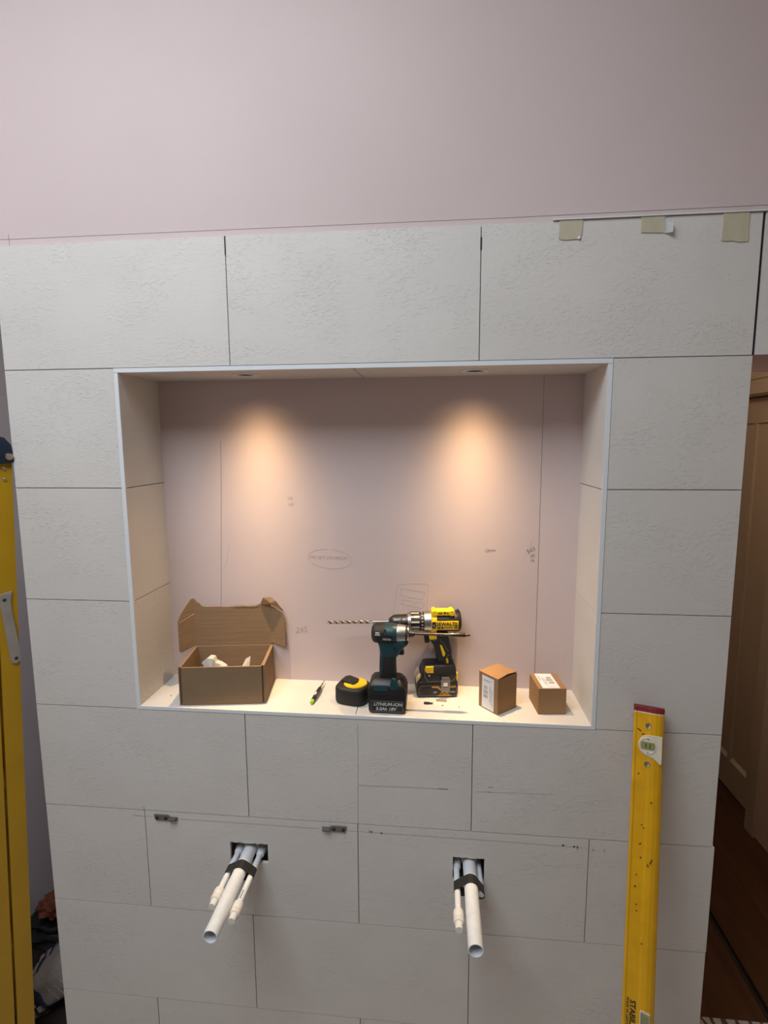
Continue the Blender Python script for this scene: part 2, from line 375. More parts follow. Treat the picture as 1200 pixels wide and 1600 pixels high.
# pencil work on the plasterboard and the tiles
pl = strokes([[(-.66, 2.4183), (-.62, 2.4181), (0, 2.4168), (.6, 2.4148), (.95, 2.4160), (1.9, 2.4190)], [(-.6235, 2.43), (-.6235, 2.403)]], .0011, YB)
obj('pencil_line', pl, 'pencil', wall)
y0 = ND
obj('pencil_line', strokes([[(-.1775, 1.920), (-.183, 1.76), (-.2095, 1.215)]], .0012, y0), 'pencil', wall)
obj('pencil_line', strokes([[(.7213, 1.95), (.7218, 1.55), (.7212, 1.22)]], .0013, y0), 'pencil', wall)
ov = [[(.1335 + .0645*math.cos(t*math.pi/24 + 1.7), 1.5795 + .0285*math.sin(t*math.pi/24 + 1.7) - .004*math.cos(t*math.pi/24+1.7)) for t in range(47)]]
obj('pencil_oval', strokes(ov, .0011, y0), 'pencil_faint', wall)
SK = [[(.3305, 1.511), (.3165, 1.425)], [(.3325, 1.5065), (.372, 1.5115), (.4155, 1.511)], [(.418, 1.513), (.412, 1.43)],
      [(.3395, 1.4975), (.4075, 1.4855), (.4015, 1.4645), (.337, 1.4755), (.3395, 1.4975)], [(.343, 1.4635), (.374, 1.459), (.374, 1.449)], [(.343, 1.4635), (.342, 1.452)], [(.337, 1.4515), (.3985, 1.438), (.4075, 1.4505), (.3905, 1.4585)],
      [(.380, 1.461), (.384, 1.459), (.380, 1.454), (.384, 1.453)]]
obj('pencil_sketch', strokes(SK, .0010, y0), 'pencil_faint', wall)
obj('pencil_mark', strokes([[(.7055, 1.6395), (.7000, 1.637), (.6985, 1.612)], [(-.165, 1.620), (-.172, 1.585), (-.178, 1.555)], [(.800, 1.300), (.806, 1.312), (.801, 1.322)]], .0009, y0), 'pencil_faint', wall)
text('pencil_note', 'TPS SET ON BACK!', .0135, 'pencil_faint', wall, (.129, y0 - .0001, 1.583), shear=.2)
text('pencil_note', '245', .024, 'pencil_faint', wall, (.0435, y0 - .0001, 1.364), (R(90), R(-6), 0), shear=.15)
text('pencil_note', 'H2', .0125, 'pencil_faint', wall, (.0205, y0 - .0001, 1.755), shear=.2)
text('pencil_note', 'H2', .0125, 'pencil_faint', wall, (.0225, y0 - .0001, 1.738), shear=.2)
text('pencil_note', '12mm', .0125, 'pencil', wall, (.588, y0 - .0001, 1.611), (R(90), R(-5), 0), shear=.2)
text('pencil_note', '565', .017, 'pencil', wall, (.7005, y0 - .0001, 1.613), (R(90), R(-28), 0), shear=.1)
text('pencil_note', '95', .013, 'pencil', wall, (.7055, y0 - .0001, 1.597), (R(90), R(-25), 0), shear=.1)
text('pencil_note', '16', .013, 'pencil', wall, (.704, y0 - .0001, 1.584), shear=.1)
ty = .0
obj('pencil_line', strokes([[(-.40, .8825), (-.345, .8815)], [(-.262, .8805), (-.05, .8800), (.132, .8790)], [(.210, .8785), (.40, .8780), (.62, .8775), (.83, .8745)]], .0011, ty - .0002), 'pencil_grey', wall)
obj('pencil_line', strokes([[(.238, 1.0125), (.36, 1.015), (.474, 1.0160)], [(.2365, 1.012), (.2360, .902)], [(.238, 1.185), (.2375, 1.015)], [(.545, 1.0135), (.64, 1.016), (.745, 1.0185)]], .0010, ty - .0002), 'pencil_grey', wall)
obj('pencil_line', strokes([[(.448, 1.0155), (.472, 1.0160)], [(.577, 1.0275), (.589, 1.0285)], [(.572, 1.0145), (.586, 1.0150)], [(.266, .886), (.2655, .876)], [(.806, .8795), (.807, .868)], [(.846, .8745), (.8455, .867)], [(.874, .873), (.8735, .866)], [(-.3665, .912), (-.3662, .901)]], .0014, ty - .0002), 'pencil', wall)
for x, z in ((.2715, .8793), (.2988, .8778), (.7705, .8777), (.7982, .8760), (.8065, .8750)):
    obj('drilled_hole', lathe([(-.0004, .0027), (.0003, .0027)], 'Y', (x, z), 12), 'black_hole', wall)

# other walls, floor, ceiling
struct(obj('wall_left', bbox(WL - .1, WL, WF, 1.3, 0, CZ), 'paint'), 'pale plaster side wall beyond the left end of the tiled wall', 'wall')
struct(obj('wall_alcove', multi([(WL, XL, 1.2, 1.3, 0, CZ)]), 'paint'), 'pale plaster wall at the end of the gap left of the tiles', 'wall')
bmw = multi([(WRX, WRX + .12, WF, 1.30, 0, CZ), (WRX, WRX + .12, 2.10, 2.5, 0, CZ), (WRX, WRX + .12, 1.30, 2.10, 2.13, CZ), (WRX + .12, WRX + .2, 1.2, 2.2, -.02, 2.3)])  # last box is an unseen backing added to block light under the door
struct(obj('wall_right', bmw, 'tan'), 'plaster wall with the panelled door beyond the right end of the tiled wall', 'wall')
struct(obj('wall_front', multi([(WL - .1, WRX + .12, WF - .1, WF, 0, CZ)]), 'dim_wall'), 'plain dull brown wall behind the camera', 'wall')
struct(obj('wall_hall', multi([(XR - .004, WRX, 2.4, 2.5, 0, 2.6), (XR - .1, XR - .004, .34, 2.5, 0, 2.6)]), 'paint'), 'plain walls of the dark passage behind the tiled wall', 'wall')
struct(obj('floor', multi([(WL - .1, WRX + .2, WF - .1, .02, -.06, 0), (XL, WRX + .2, .02, .345, -.06, 0)]), 'screed'), 'pale bare screed floor of the room', 'floor')
struct(obj('floor_boards', multi([(WL - .1, XL, .02, 1.3, -.06, 0), (XL, XR - .006, .345, 1.3, -.06, 0), (XR - .006, WRX + .2, .345, 2.5, -.06, -.021)]), 'subfloor'), 'dark boarded floor in the gap and the passage', 'floor')
tag(obj('patterned_rug', bbox(-.42, .42, -.36, .36, 0, .006, .002, 1), 'vinyl', None, (1.545, -.012, .0004)), 'pale rug with a dark leafy pattern on the floor before the passage', 'rug')
fl = bpy.data.objects['floor_boards']
for x0, x1 in ((XR - .004, 1.335), (1.3365, 1.545), (1.572, 1.77), (1.7715, 2.05)):
    c = (x0 + x1) / 2
    obj('plank', bbox(x0 - c, x1 - c, -1.024, 1.024, -.018, 0, .0015, 1), 'wood', fl, (c, 1.376, -.002))
ox, oy = ROOF[0], ROOF[1]; hw, hh = .70, .74
cb = [(WL - .1, WRX + .12, WF - .1, oy - hh, CZ, CZ + .12), (WL - .1, WRX + .12, oy + hh, 1.3, CZ, CZ + .12), (WL - .1, ox - hw, oy - hh, oy + hh, CZ, CZ + .12), (ox + hw, WRX + .12, oy - hh, oy + hh, CZ, CZ + .12)]
struct(obj('ceiling', multi(cb), 'dim_wall'), 'dull brown ceiling with a roof window above the left of the room', 'ceiling')
struct(obj('ceiling_hall', multi([(XR - .1, WRX, .34, 2.5, 2.55, 2.6)]), 'dim_wall'), 'low ceiling of the passage', 'ceiling')
win = struct(thing('window_1', 'white framed roof window in the ceiling', 'window', (ox, oy, CZ)))
obj('window_frame', multi([(-hw, hw, -hh, -hh + .05, -.02, .1), (-hw, hw, hh - .05, hh, -.02, .1), (-hw, -hw + .05, -hh + .05, hh - .05, -.02, .1), (hw - .05, hw, -hh + .05, hh - .05, -.02, .1)]), 'trimwhite', win)
obj('pane', bbox(-hw + .05, hw - .05, -hh + .05, hh - .05, .06, .066), 'glass', win)
sky.location = (ox, oy, CZ + .02); sky_d.size = 2*hw - .1; sky_d.size_y = 2*hh - .1

# panelled door in the passage
door = struct(thing('door_1', 'brown painted door with tall narrow panels in the dark passage', 'door', (2.05, 1.30, 0)))
obj('leaf', bbox(.012, .045, .004, .79, .006, 2.125), 'doorp', door)
edges = [(.004, .024), (.123, .147), (.31, .33), (.49, .51), (.66, .68), (.766, .79)]
for a, b in edges: obj('stile', bbox(0, .013, a, b, .17, 2.0, .002, 1), 'doorp', door)
obj('rail', bbox(0, .013, .004, .79, .006, .17, .002, 1), 'doorp', door); obj('rail', bbox(0, .013, .004, .79, 2.0, 2.125, .002, 1), 'doorp', door)
for (a0, a1), (b0, b1) in zip(edges, edges[1:]):
    obj('panel_chamfer', prism([(0, .168), (.0125, .168), (.0125, .190)], a1 + .008, b0 - .008, axis='Y'), 'doorlit', door)
arch = [(1.975, 1.992, 1.232, 1.302, 0, 2.135), (1.975, 1.992, 1.232, 2.17, 2.137, 2.205), (1.970, 1.995, 1.222, 2.18, 2.207, 2.235)]
for i, b in enumerate(arch):
    o = obj('architrave', bbox(b[0] - 2.05, b[1] - 2.05, b[2] - 1.30, b[3] - 1.30, b[4], b[5], .003, 1), 'doorp', door)

# lamp added out of view to brighten the passage door
hl = thing('passage_fill', 'added unseen fill lamp that brightens the passage', 'lamp', (1.30, .62, 2.55))
obj('rose', lathe([(0, .07), (-.02, .065), (-.03, .04)], 'Z', seg=24), 'trimwhite', hl, smooth=40)
hd = bpy.data.lights.new('passage_fill_light', 'POINT'); hd.energy = 12; hd.color = (1.0, .80, .58); hd.shadow_soft_size = .05
ho = bpy.data.objects.new('passage_fill_light', hd); COL.objects.link(ho); ho.parent = hl; ho.location = (0, 0, -.11)
# ------------------------------------------------------------------ lamps of the niche
def beam_profile(ld, sigma=16.5):
    """the lamp's photometric curve: intensity falls off as a bell curve with the angle from its axis"""
    ld.use_nodes = True; nt = ld.node_tree; em = next(n for n in nt.nodes if n.type == 'EMISSION')
    tc = nt.nodes.new('ShaderNodeTexCoord'); sx = nt.nodes.new('ShaderNodeSeparateXYZ'); nt.links.new(tc.outputs['Normal'], sx.inputs[0])
    def m(op, a, b=None):
        n = nt.nodes.new('ShaderNodeMath'); n.operation = op
        for i, v in enumerate((a, b)):
            if v is None: continue
            if isinstance(v, (int, float)): n.inputs[i].default_value = v
            else: nt.links.new(v, n.inputs[i])
        return n.outputs[0]
    th = m('ARCCOSINE', m('MINIMUM', m('ABSOLUTE', sx.outputs[2]), .99999)); k = R(sigma)
    nt.links.new(m('EXPONENT', m('MULTIPLY', m('MULTIPLY', th, th), -1/(2*k*k))), em.inputs['Strength'])

for i, (lx, ly) in enumerate(LX):
    d = thing('downlight', ('small round recessed downlight in the niche soffit above the open cardboard box', 'small round recessed downlight in the niche soffit above the yellow drill')[i], 'downlight', (lx, ly, NT), group='downlights in the niche')
    obj('bezel', lathe([(.0005, .0345), (-.0022, .0345), (-.0032, .031), (-.0030, .0255), (.0, .0235), (.0, .0262), (.0005, .0345)], 'Z', seg=40, cap=False), 'trimwhite', d, smooth=40)
    obj('baffle', lathe([(.0, .0240), (.016, .0185), (.022, .0185), (.022, .0262), (.0, .0262), (.0, .0240)], 'Z', seg=32, cap=False), 'black', d, smooth=40)
    obj('lens', lathe([(.0165, 0), (.0165, .0175), (.021, .0175), (.021, 0)], 'Z', seg=24), 'lens', d)
    ld = bpy.data.lights.new('downlight_beam', 'SPOT'); ld.energy = SPOT_W; ld.color = SPOT_COL; ld.spot_size = R(130); ld.spot_blend = .3; ld.shadow_soft_size = .012; beam_profile(ld)
    lo = bpy.data.objects.new('downlight_beam', ld); COL.objects.link(lo); lo.parent = d; lo.location = (0, 0, .012)

# ------------------------------------------------------------------ pipes
def pipe_set(hx, L, zw, xs, Ls, zs, lab, tilt=0):
    P = thing('pipe_group', lab, 'pipes', (hx, 0, zw), group='capped pipes under the niche')
    ro, ri = .0172, .0150
    prof = [(.16, ro), (-L, ro), (-L - .0004, ro - .0006), (-L - .0004, ri + .0004), (-L, ri), (.02, ri), (.02, 0)]
    bm = lathe(prof, 'Y', seg=36)
    obj('waste_pipe', bm, 'pvc', P, smooth=40)
    obj('waste_coupling', lathe([(.16, .0215), (.030, .0215), (.024, .0200), (.024, .0174)], 'Y', seg=36), 'pvc', P, smooth=40)
    for (x, Lx, z, collar) in zip(xs, Ls, zs, (1, 1)):
        r = .0076
        s = obj('supply_pipe', lathe([(.15, r), (-Lx + .012, r)], 'Y', (x - hx, z - zw), seg=20), 'pvc', P, smooth=40)
        if Lx < .09: continue
        cp = [(-Lx + .040, .0080), (-Lx + .040, .0120), (-Lx + .034, .0128), (-Lx + .022, .0128), (-Lx + .020, .0118), (-Lx + .018, .0130), (-Lx + .008, .0126), (-Lx + .006, .0092), (-Lx - .004, .0090), (-Lx - .010, .0086), (-Lx - .010, .0)]
        e = obj('stop_end', lathe(cp, 'Y', (x - hx, z - zw), 24), 'pvccream', P, smooth=35)
        obj('fitting', lathe([(.12, .0138), (.040, .0138), (.026, .0132), (.020, .0118), (.012, .0112), (.008, .0105), (.008, .0078)], 'Y', (x - hx, z - zw), 24), 'pvc', P, smooth=35)
    # strap of black tape wound round all three pipes
    def hull(rad):
        pts = []
        for (cx, cz, rr) in ((0, 0, ro), (xs[0] - hx, zs[0] - zw, .0076), (xs[1] - hx, zs[1] - zw, .0076)):
            pts += [(cx + (rr + rad)*math.cos(t*math.pi/14), cz + (rr + rad)*math.sin(t*math.pi/14)) for t in range(28)]
        pts = sorted(set(pts)); lo, up = [], []
        cr = lambda o, a, b: (a[0]-o[0])*(b[1]-o[1]) - (a[1]-o[1])*(b[0]-o[0])
        for p in pts:
            while len(lo) > 1 and cr(lo[-2], lo[-1], p) <= 0: lo.pop()
            lo.append(p)
        for p in reversed(pts):
            while len(up) > 1 and cr(up[-2], up[-1], p) <= 0: up.pop()
            up.append(p)
        return lo[:-1] + up[:-1]
    obj('tape_strap', holed(hull(.0014), [hull(.0003)], -.071, -.043), 'tapeblack', P, smooth=30)
    return P
p1 = pipe_set(-.071, .252, .790, (-.1035, -.0415), (.158, .190), (.7835, .7810), 'white waste pipe and two capped supply pipes taped together, below the open cardboard box')
p2 = pipe_set(.5325, .236, .797, (.4985, .5580), (.168, .080), (.7860, .7800), 'white waste pipe and two capped supply pipes taped together, nearest the spirit level')
pc = nb()
for k in range(4): box(pc, .0295 - .0012, .0295 + .0012, -.118 - .0065*k - .004, -.118 - .0065*k, -.0016, -.0009)
obj('printed_code', pc, 'blackprint', p1)

# zinc brackets screwed to the tiles
def bracket(x, z, s, lab):
    b = thing('wall_bracket', lab, 'bracket', (x, 0, z), group='brackets on the tiles')
    pts = [(0, .0085), (s*.040, .0085), (s*.047, .003), (s*.068, .003), (s*.0655, -.0015), (s*.068, -.007), (s*.005, -.0085), (s*.001, .0)]
    obj('plate', prism(pts, -.0040, -.0005, .0006), 'zinc', b)
    obj('spacer_tab', prism([(s*.044, .0015), (s*.064, .0015), (s*.0615, -.002), (s*.064, -.0055), (s*.044, -.0055)], -.010, -.0035, .0006), 'zinc', b)
    for k in (.009, .034):
        sc = obj('screw', lathe([(-.0035, .0048), (-.0062, .0042), (-.0068, .003), (-.0068, 0)], 'Y', (s*k, -.001), 16), 'darksteel', b, smooth=30)
        obj('screw_slot', bbox(s*k - .0024, s*k + .0024, -.0072, -.0066, -.0016, -.0004), 'black', sc)
bracket(-.3365, .8830, 1, 'small grey metal bracket with two screws near the left end of the pencil line')
bracket(.2050, .8835, -1, 'small grey metal bracket with two screws right of the first pipes')

# masking tape and white strip on the top of the tiles
tag(obj('edging_strip', bbox(-.62, .62, -.0045, .0095, -.0013, .0013, .0005, 1), 'trimwhite', None, (1.312, 0, 2.4014)), 'thin white plastic strip lying along the top edge of the right-hand tiles', 'strip')
def masking(cx, poly, lab, curl=None):
    o = tag(obj('masking_tape', prism(poly, -.0020, -.0006, .0), 'mask', None, (cx, 0, 2.40)), lab, 'tape', 'masking tape on the top tiles')
    if curl:
        bm = nb(); n = 5; rows = []
        for i in range(n + 1):
            t = i / n; xx = curl[0] + .016*t; dy = -.0012 - .010*t*t
            rows.append((bm.verts.new((xx, dy, curl[1] - .012*t)), bm.verts.new((xx, dy - .002*t, curl[2] - .002*t))))
        for (a, b), (c, d) in zip(rows, rows[1:]): bm.faces.new([a, c, d, b])
        bmesh.ops.solidify(bm, geom=bm.faces[:], thickness=.0006); obj('curled_corner', bm, 'paper', o)
    return o
t1 = masking(.731, [(-.025, .004), (.026, .004), (.0245, -.030), (.020, -.042), (.010, -.041), (-.004, -.042), (-.020, -.041), (-.0255, -.037), (-.0245, -.02)], 'short square of masking tape furthest from the door passage, with a lifted corner blob')
obj('glue_blob', lathe([(-.002, .0035), (-.0045, .002), (-.005, 0)], 'Y', (.0195, -.039), 12), 'paper', t1, smooth=40)
masking(.9065, [(-.0255, .004), (.024, .004), (.0235, -.012), (.0265, -.035), (.012, -.035), (-.0245, -.033), (-.025, -.01)], 'middle masking tape piece with a white corner curling away', (.022, -.006, -.036))
masking(1.078, [(-.0275, .005), (.027, .005), (.0265, -.03), (.0275, -.060), (.010, -.061), (-.004, -.058), (-.024, -.058), (-.0285, -.055), (-.0265, -.02)], 'longest masking tape piece, beside the dark open tile joint')

# ------------------------------------------------------------------ things on the sill
SZ = NB_ + .0003
# open cardboard box
bx = thing('cardboard_box', 'open brown cardboard box with a torn lid standing on the niche sill', 'box', (-.2485, .0085, SZ), (0, 0, R(8.0)))
W, D, Hh, t = .2300, .150, .1065, .0032
obj('box_base', bbox(.004, W-.004, .002, D-.002, 0, t), 'card', bx)
obj('front_panel', bbox(.0075, W-.0075, 0, t*1.6, .0005, Hh, .0008, 1), 'boxout', bx)
obj('back_panel', bbox(.002, W-.002, D-t, D, 0, Hh+.003, .0005, 1), 'card', bx)
for s in (0, 1):
    xo, xi = (0, .0085) if s == 0 else (W, W-.0085)
    q = sorted
    a, b = sorted((xo, xo + (t*.9 if s == 0 else -t*.9))); obj('side_panel', bbox(a, b, .001, D-.001, 0, Hh+.0, .0004, 1), 'boxout', bx)
    a, b = sorted((xi, xi - (t*.9 if s == 0 else -t*.9))); obj('side_lining', bbox(a, b, .006, D-.004, t, Hh+.0, .0004, 1), 'card', bx)
    a, b = sorted((xo, xi)); obj('rolled_edge', bbox(a, b, .002, D-.002, Hh-.0005, Hh+.0022, .0009, 2), 'boxout', bx)
    a, b = sorted((xo + (.003 if s == 0 else -.003), xi - (.003 if s == 0 else -.003))); obj('edge_slot', bbox(a, b, .003, .009, .001, Hh-.002), 'cardedge', bx)
# lid: standing up from the back edge, torn top
top = [(.226, .236), (.205, .2415), (.190, .232), (.172, .2285), (.150, .2300), (.128, .2320), (.1215, .2285), (.098, .2270), (.070, .2285), (.040, .2280), (.026, .2300), (.018, .2400), (.012, .2420), (.007, .2500), (.004, .2520)]
lid = obj('lid', prism([(.004, Hh+.004), (W-.004, Hh+.004)] + top, D-.0005, D+.0025), 'card', bx)
obj('torn_edge', prism([(.118, .2265), (.124, .2320), (.150, .2322), (.172, .2310), (.192, .2345), (.190, .2285), (.172, .2255), (.150, .2275)], D-.0016, D-.0004), 'torn', lid)
fl_l = obj('side_flap', prism([(0, Hh+.006), (-.046, Hh-.004), (-.052, Hh+.002), (-.052, .196), (-.044, .214), (-.026, .236), (-.010, .2535), (0, .2545)], 0, .003), 'card', bx, (.004, D-.001, 0)); fl_l.rotation_euler = (0, 0, R(47))
obj('perforation', prism([(-.048, .1905), (-.001, .2065), (-.001, .2090), (-.048, .1930)], -.0006, .0002), 'torn', fl_l)
fl_r = obj('side_flap', prism([(0, Hh+.006), (.004, Hh+.010), (.040, Hh+.000), (.0450, Hh+.005), (.0455, .190), (.043, .200), (.040, .207), (0, .228)], 0, .003), 'card', bx, (W-.004, D-.001, 0)); fl_r.rotation_euler = (0, 0, R(-20))
cr = nb()
pts = [(.196, -.001, .2335), (.2060, -.010, .256), (.2290, -.012, .2580), (.2440, -.018, .248), (.2620, -.016, .222), (.2660, -.012, .212), (.246, -.003, .2230), (.226, .000, .2310)]
vs = [cr.verts.new((a, D + b, c)) for a, b, c in pts]; ctr = cr.verts.new((.228, D - .016, .2410))
for i in range(len(vs)): cr.faces.new([vs[i], vs[(i+1) % len(vs)], ctr])
bmesh.ops.solidify(cr, geom=cr.faces[:], thickness=.0022)
obj('torn_corner', cr, 'torn', bx)
# clear bag inside
cb_ = thing('plastic_bag', 'crumpled milky plastic bag poking out of the open cardboard box', 'bag', (-.180, .085, SZ + .004), (0, 0, R(8)))
cb_.scale = (.85, .9, .84)
bm = nb()
cone = [(-.060, 0, .010), (-.050, -.01, .072), (-.030, .0, .098), (-.024, -.006, .118), (-.040, .004, .108), (-.018, .0, .126), (.002, -.004, .127), (.008, .0, .112), (.022, .003, .104), (.040, -.004, .093), (.050, .0, .070), (.055, .0, .012)]
f = [bm.verts.new((x, y - .012 + .006*math.sin(7*i), z)) for i, (x, y, z) in enumerate(cone)]; g_ = [bm.verts.new((x*.9, y + .018 + .005*math.cos(5*i), z*.97)) for i, (x, y, z) in enumerate(cone)]
for i in range(len(cone) - 1): bm.faces.new([f[i], f[i+1], g_[i+1], g_[i]])
c0 = bm.verts.new((-.004, -.026, .07)); c1 = bm.verts.new((-.004, .03, .07))
for i in range(len(cone) - 1): bm.faces.new([f[i], c0, f[i+1]]); bm.faces.new([g_[i], g_[i+1], c1])
bm.faces.new([f[0], f[-1], c0]); bm.faces.new([g_[0], c1, g_[-1]]); bm.faces.new([f[0], g_[0], g_[-1], f[-1]])
bmesh.ops.recalc_face_normals(bm, faces=bm.faces[:])
obj('film', bm, 'film', cb_)
bm = nb(); q = [bm.verts.new(p) for p in ((.060, -.03, .01), (.110, -.02, .02), (.112, .03, .112), (.095, .035, .10), (.075, .0, .06))]; ctr = bm.verts.new((.09, -.01, .06))
for i in range(5): bm.faces.new([q[i], q[(i+1) % 5], ctr])
bmesh.ops.solidify(bm, geom=bm.faces[:], thickness=.0008); obj('film', bm, 'film', cb_)

# two small printed cartons
def dashes(u0, u1, v, h, put, seed=1):
    bm = nb(); rn = random.Random(seed); u = u0
    while u < u1:
        L = rn.uniform(.0022, .0065); put(bm, u, min(u + L, u1), v - h/2, v + h/2); u += L + .0016
    return bm
def barcode(bm, u0, u1, v0, v1, put, n=16):
    x = u0
    while x < u1:
        wd = random.choice((.0005, .0007, .0011)); put(bm, x, min(x + wd, u1), v0, v1); x += wd + random.choice((.0006, .0008, .0011))
c1 = thing('small_carton', 'small upright brown carton with a white barcode label on its left face', 'carton', (.5995, .0310, SZ), (0, 0, R(0)), group='small cartons on the sill')
ax = Vector((.5557-.5994, .0817-.031)).normalized()   # label face runs back-left from the front corner
ang = math.atan2(ax.y, ax.x); c1.rotation_euler = (0, 0, ang)
# local: +x along the label face (to the back left), -y along the plain face (to the back right)
LW, LD, LH = .067, .0715, .0965
obj('carton_body', bbox(0, LW, -LD, 0, 0, LH, .0008, 1), 'cardout', c1)
lidbm = nb(); vs = [lidbm.verts.new(p) for p in ((-.0006, .0008, LH+.0006), (LW+.0006, .0008, LH+.0006), (LW+.0006, -LD, LH+.0020), (-.0006, -LD-.001, LH+.0030), (-.0006, -LD*.5, LH+.0062))]
cc = lidbm.verts.new((LW*.5, -LD*.5, LH+.0030))
for i in range(5): lidbm.faces.new([vs[i], vs[(i+1) % 5], cc])
bmesh.ops.recalc_face_normals(lidbm, faces=lidbm.faces[:])
bmesh.ops.solidify(lidbm, geom=lidbm.faces[:], thickness=-.0012); obj('lid_flap', lidbm, 'cardout', c1)
lb = obj('label', bbox(.0135, .0555, .0001, .0006, .003, .0915), 'paper', c1)
put = lambda bm, a, b, c, d: box(bm, c, d, .0006, .0008, a, b)
bm = nb(); barcode(bm, .032, .041, .035, .050, put); barcode(bm, .0445, .0535, .034, .050, put); barcode(bm, .057, .065, .036, .049, put); obj('barcode', bm, 'barprint', lb)
putx = lambda bm, a, b, c, d: box(bm, a, b, .0006, .0008, c, d)
obj('small_print', dashes(.027, .050, .0800, .0026, putx, 5), 'barprint', lb)
for k, x in enumerate((.0190, .0235, .0275)): obj('small_print', dashes(.014 + .006*k, .060 + .005*k, x, .0016, put, 8 + k), 'barprint', lb)

c2 = thing('small_carton', 'small brown carton lying on its side with a white barcode label on top', 'carton', (.7052, .0470, SZ), (0, 0, math.atan2(.0063, .0719)), group='small cartons on the sill')
bm = bbox(0, .0718, 0, .0900, 0, .0700, .0008, 1); obj('carton_body', bm, 'cardout', c2)
obj('end_flap', bbox(.0005, .0713, -.0012, .0002, .0008, .0700, .0005, 1), 'cardout', c2)
lb = obj('label', bbox(.0115, .0560, .0015, .0880, .0701, .0706), 'paper', c2)
put2 = lambda bm, a, b, c, d: box(bm, c, d, a, b, .0706, .0708)
bm = nb(); barcode(bm, .028, .039, .036, .050, put2); barcode(bm, .043, .054, .034, .050, put2); barcode(bm, .058, .067, .036, .049, put2); obj('barcode', bm, 'barprint', lb)
for k, (x, a, b) in enumerate(((.0175, .046, .074), (.0245, .024, .068), (.0280, .018, .062), (.0315, .030, .058))): obj('small_print', dashes(a, b, x, .0016 if k else .0026, put2, 20 + k), 'barprint', lb)
puty = lambda bm, a, b, c, d: box(bm, a, b, c, d, .0706, .0708)
obj('small_print', dashes(.026, .046, .009, .0014, puty, 31), 'barprint', lb)

# carpenter's marker
mk_ = thing('marker_pen', 'slim black carpenter marker with a lime green end lying on the sill', 'marker', (.1062, .0470, SZ + .0060), (R(2.4), 0, R(-4)))
obj('green_end', lathe([(-.004, 0), (-.0035, .0045), (.009, .0048), (.0095, .0042)], 'Y', seg=16), 'green', mk_, smooth=40)
obj('barrel', lathe([(.009, .0050), (.012, .0058), (.030, .0060), (.066, .0056), (.078, .0048), (.080, .0035)], 'Y', seg=16), 'black', mk_, smooth=40)
obj('clip', bbox(.0035, .0062, .020, .068, .002, .0052, .0008, 1), 'black', mk_)
obj('metal_tip', lathe([(.079, .0028), (.108, .0026), (.112, .0012), (.128, .0010), (.128, 0)], 'Y', seg=12), 'steel', mk_, smooth=40)
obj('white_print', bbox(-.0028, .0022, .030, .045, .0050, .0062), 'greyprint', mk_)

# tape measure lying flat
tm = thing('tape_measure', 'black rubber tape measure with a yellow disc lying flat left of the teal driver', 'tape measure', (.2135, .0830, SZ), (0, 0, R(-14)))
fp = []
for i in range(40):
    a = 2*math.pi*i/40; n = 3.4; cx, sy = math.cos(a), math.sin(a)
    fp.append((.0445*math.copysign(abs(cx)**(2/n), cx), .0390*math.copysign(abs(sy)**(2/n), sy)))
bm = prism(fp, 0, .047, axis='Z'); bmesh.ops.bevel(bm, geom=[e for e in bm.edges if abs(e.verts[0].co.z - e.verts[1].co.z) < 1e-5], offset=.008, segments=4, profile=.5, affect='EDGES', clamp_overlap=True)
obj('rubber_case', bm, 'rubber', tm, smooth=40)
obj('yellow_disc', lathe([(.0462, .0325), (.0492, .0315), (.0505, .029), (.0510, 0)], 'Z', (.006, .004), 36), 'yellow', tm, smooth=30)
cl = obj('belt_clip', prism([(-.032, -.012), (.010, -.014), (.014, .004), (.008, .020), (-.026, .026), (-.034, .016)], .0508, .0555, .0012, 'Z'), 'black', tm); cl.rotation_euler = (0, 0, R(-10))
obj('blade_mouth', bbox(.038, .0452, -.014, .014, .004, .012, .001, 1), 'black', tm)

# small loose screwdriver bit and a thin grey plate below the drill battery
sb = thing('driver_bit', 'short dark steel screwdriver bit lying on the sill before the yellow drill', 'bit', (.4085, .0755, SZ + .0032), (0, 0, R(2)))
obj('shank', lathe([(0, .0031), (.014, .0031), (.0155, .0022)], 'X', seg=6), 'darksteel', sb); obj('tip', lathe([(.0150, .0022), (.021, .0022), (.0255, .0009), (.0255, 0)], 'X', seg=10), 'darksteel', sb, smooth=40)
tag(obj('grey_plate', bbox(-.0145, .0145, -.006, .006, 0, .0016, .0004, 1), 'galv', None, (.4560, .0985, SZ)), 'thin grey plate lying under the front of the yellow drill battery', 'shim')
for k, (x, y) in enumerate(((.503, .066), (.4585, .0705), (-.300, .060))):
    tag(obj('debris_crumb', lathe([(0, .002), (.0012, .0016), (.0018, 0)], 'Z', seg=7), 'scuff', None, (x, y, SZ)), ('tiny dark crumb on the sill left of the upright carton', 'tiny dark crumb on the sill just behind the loose bit', 'tiny dark crumb on the sill by the left reveal')[k], 'crumb')

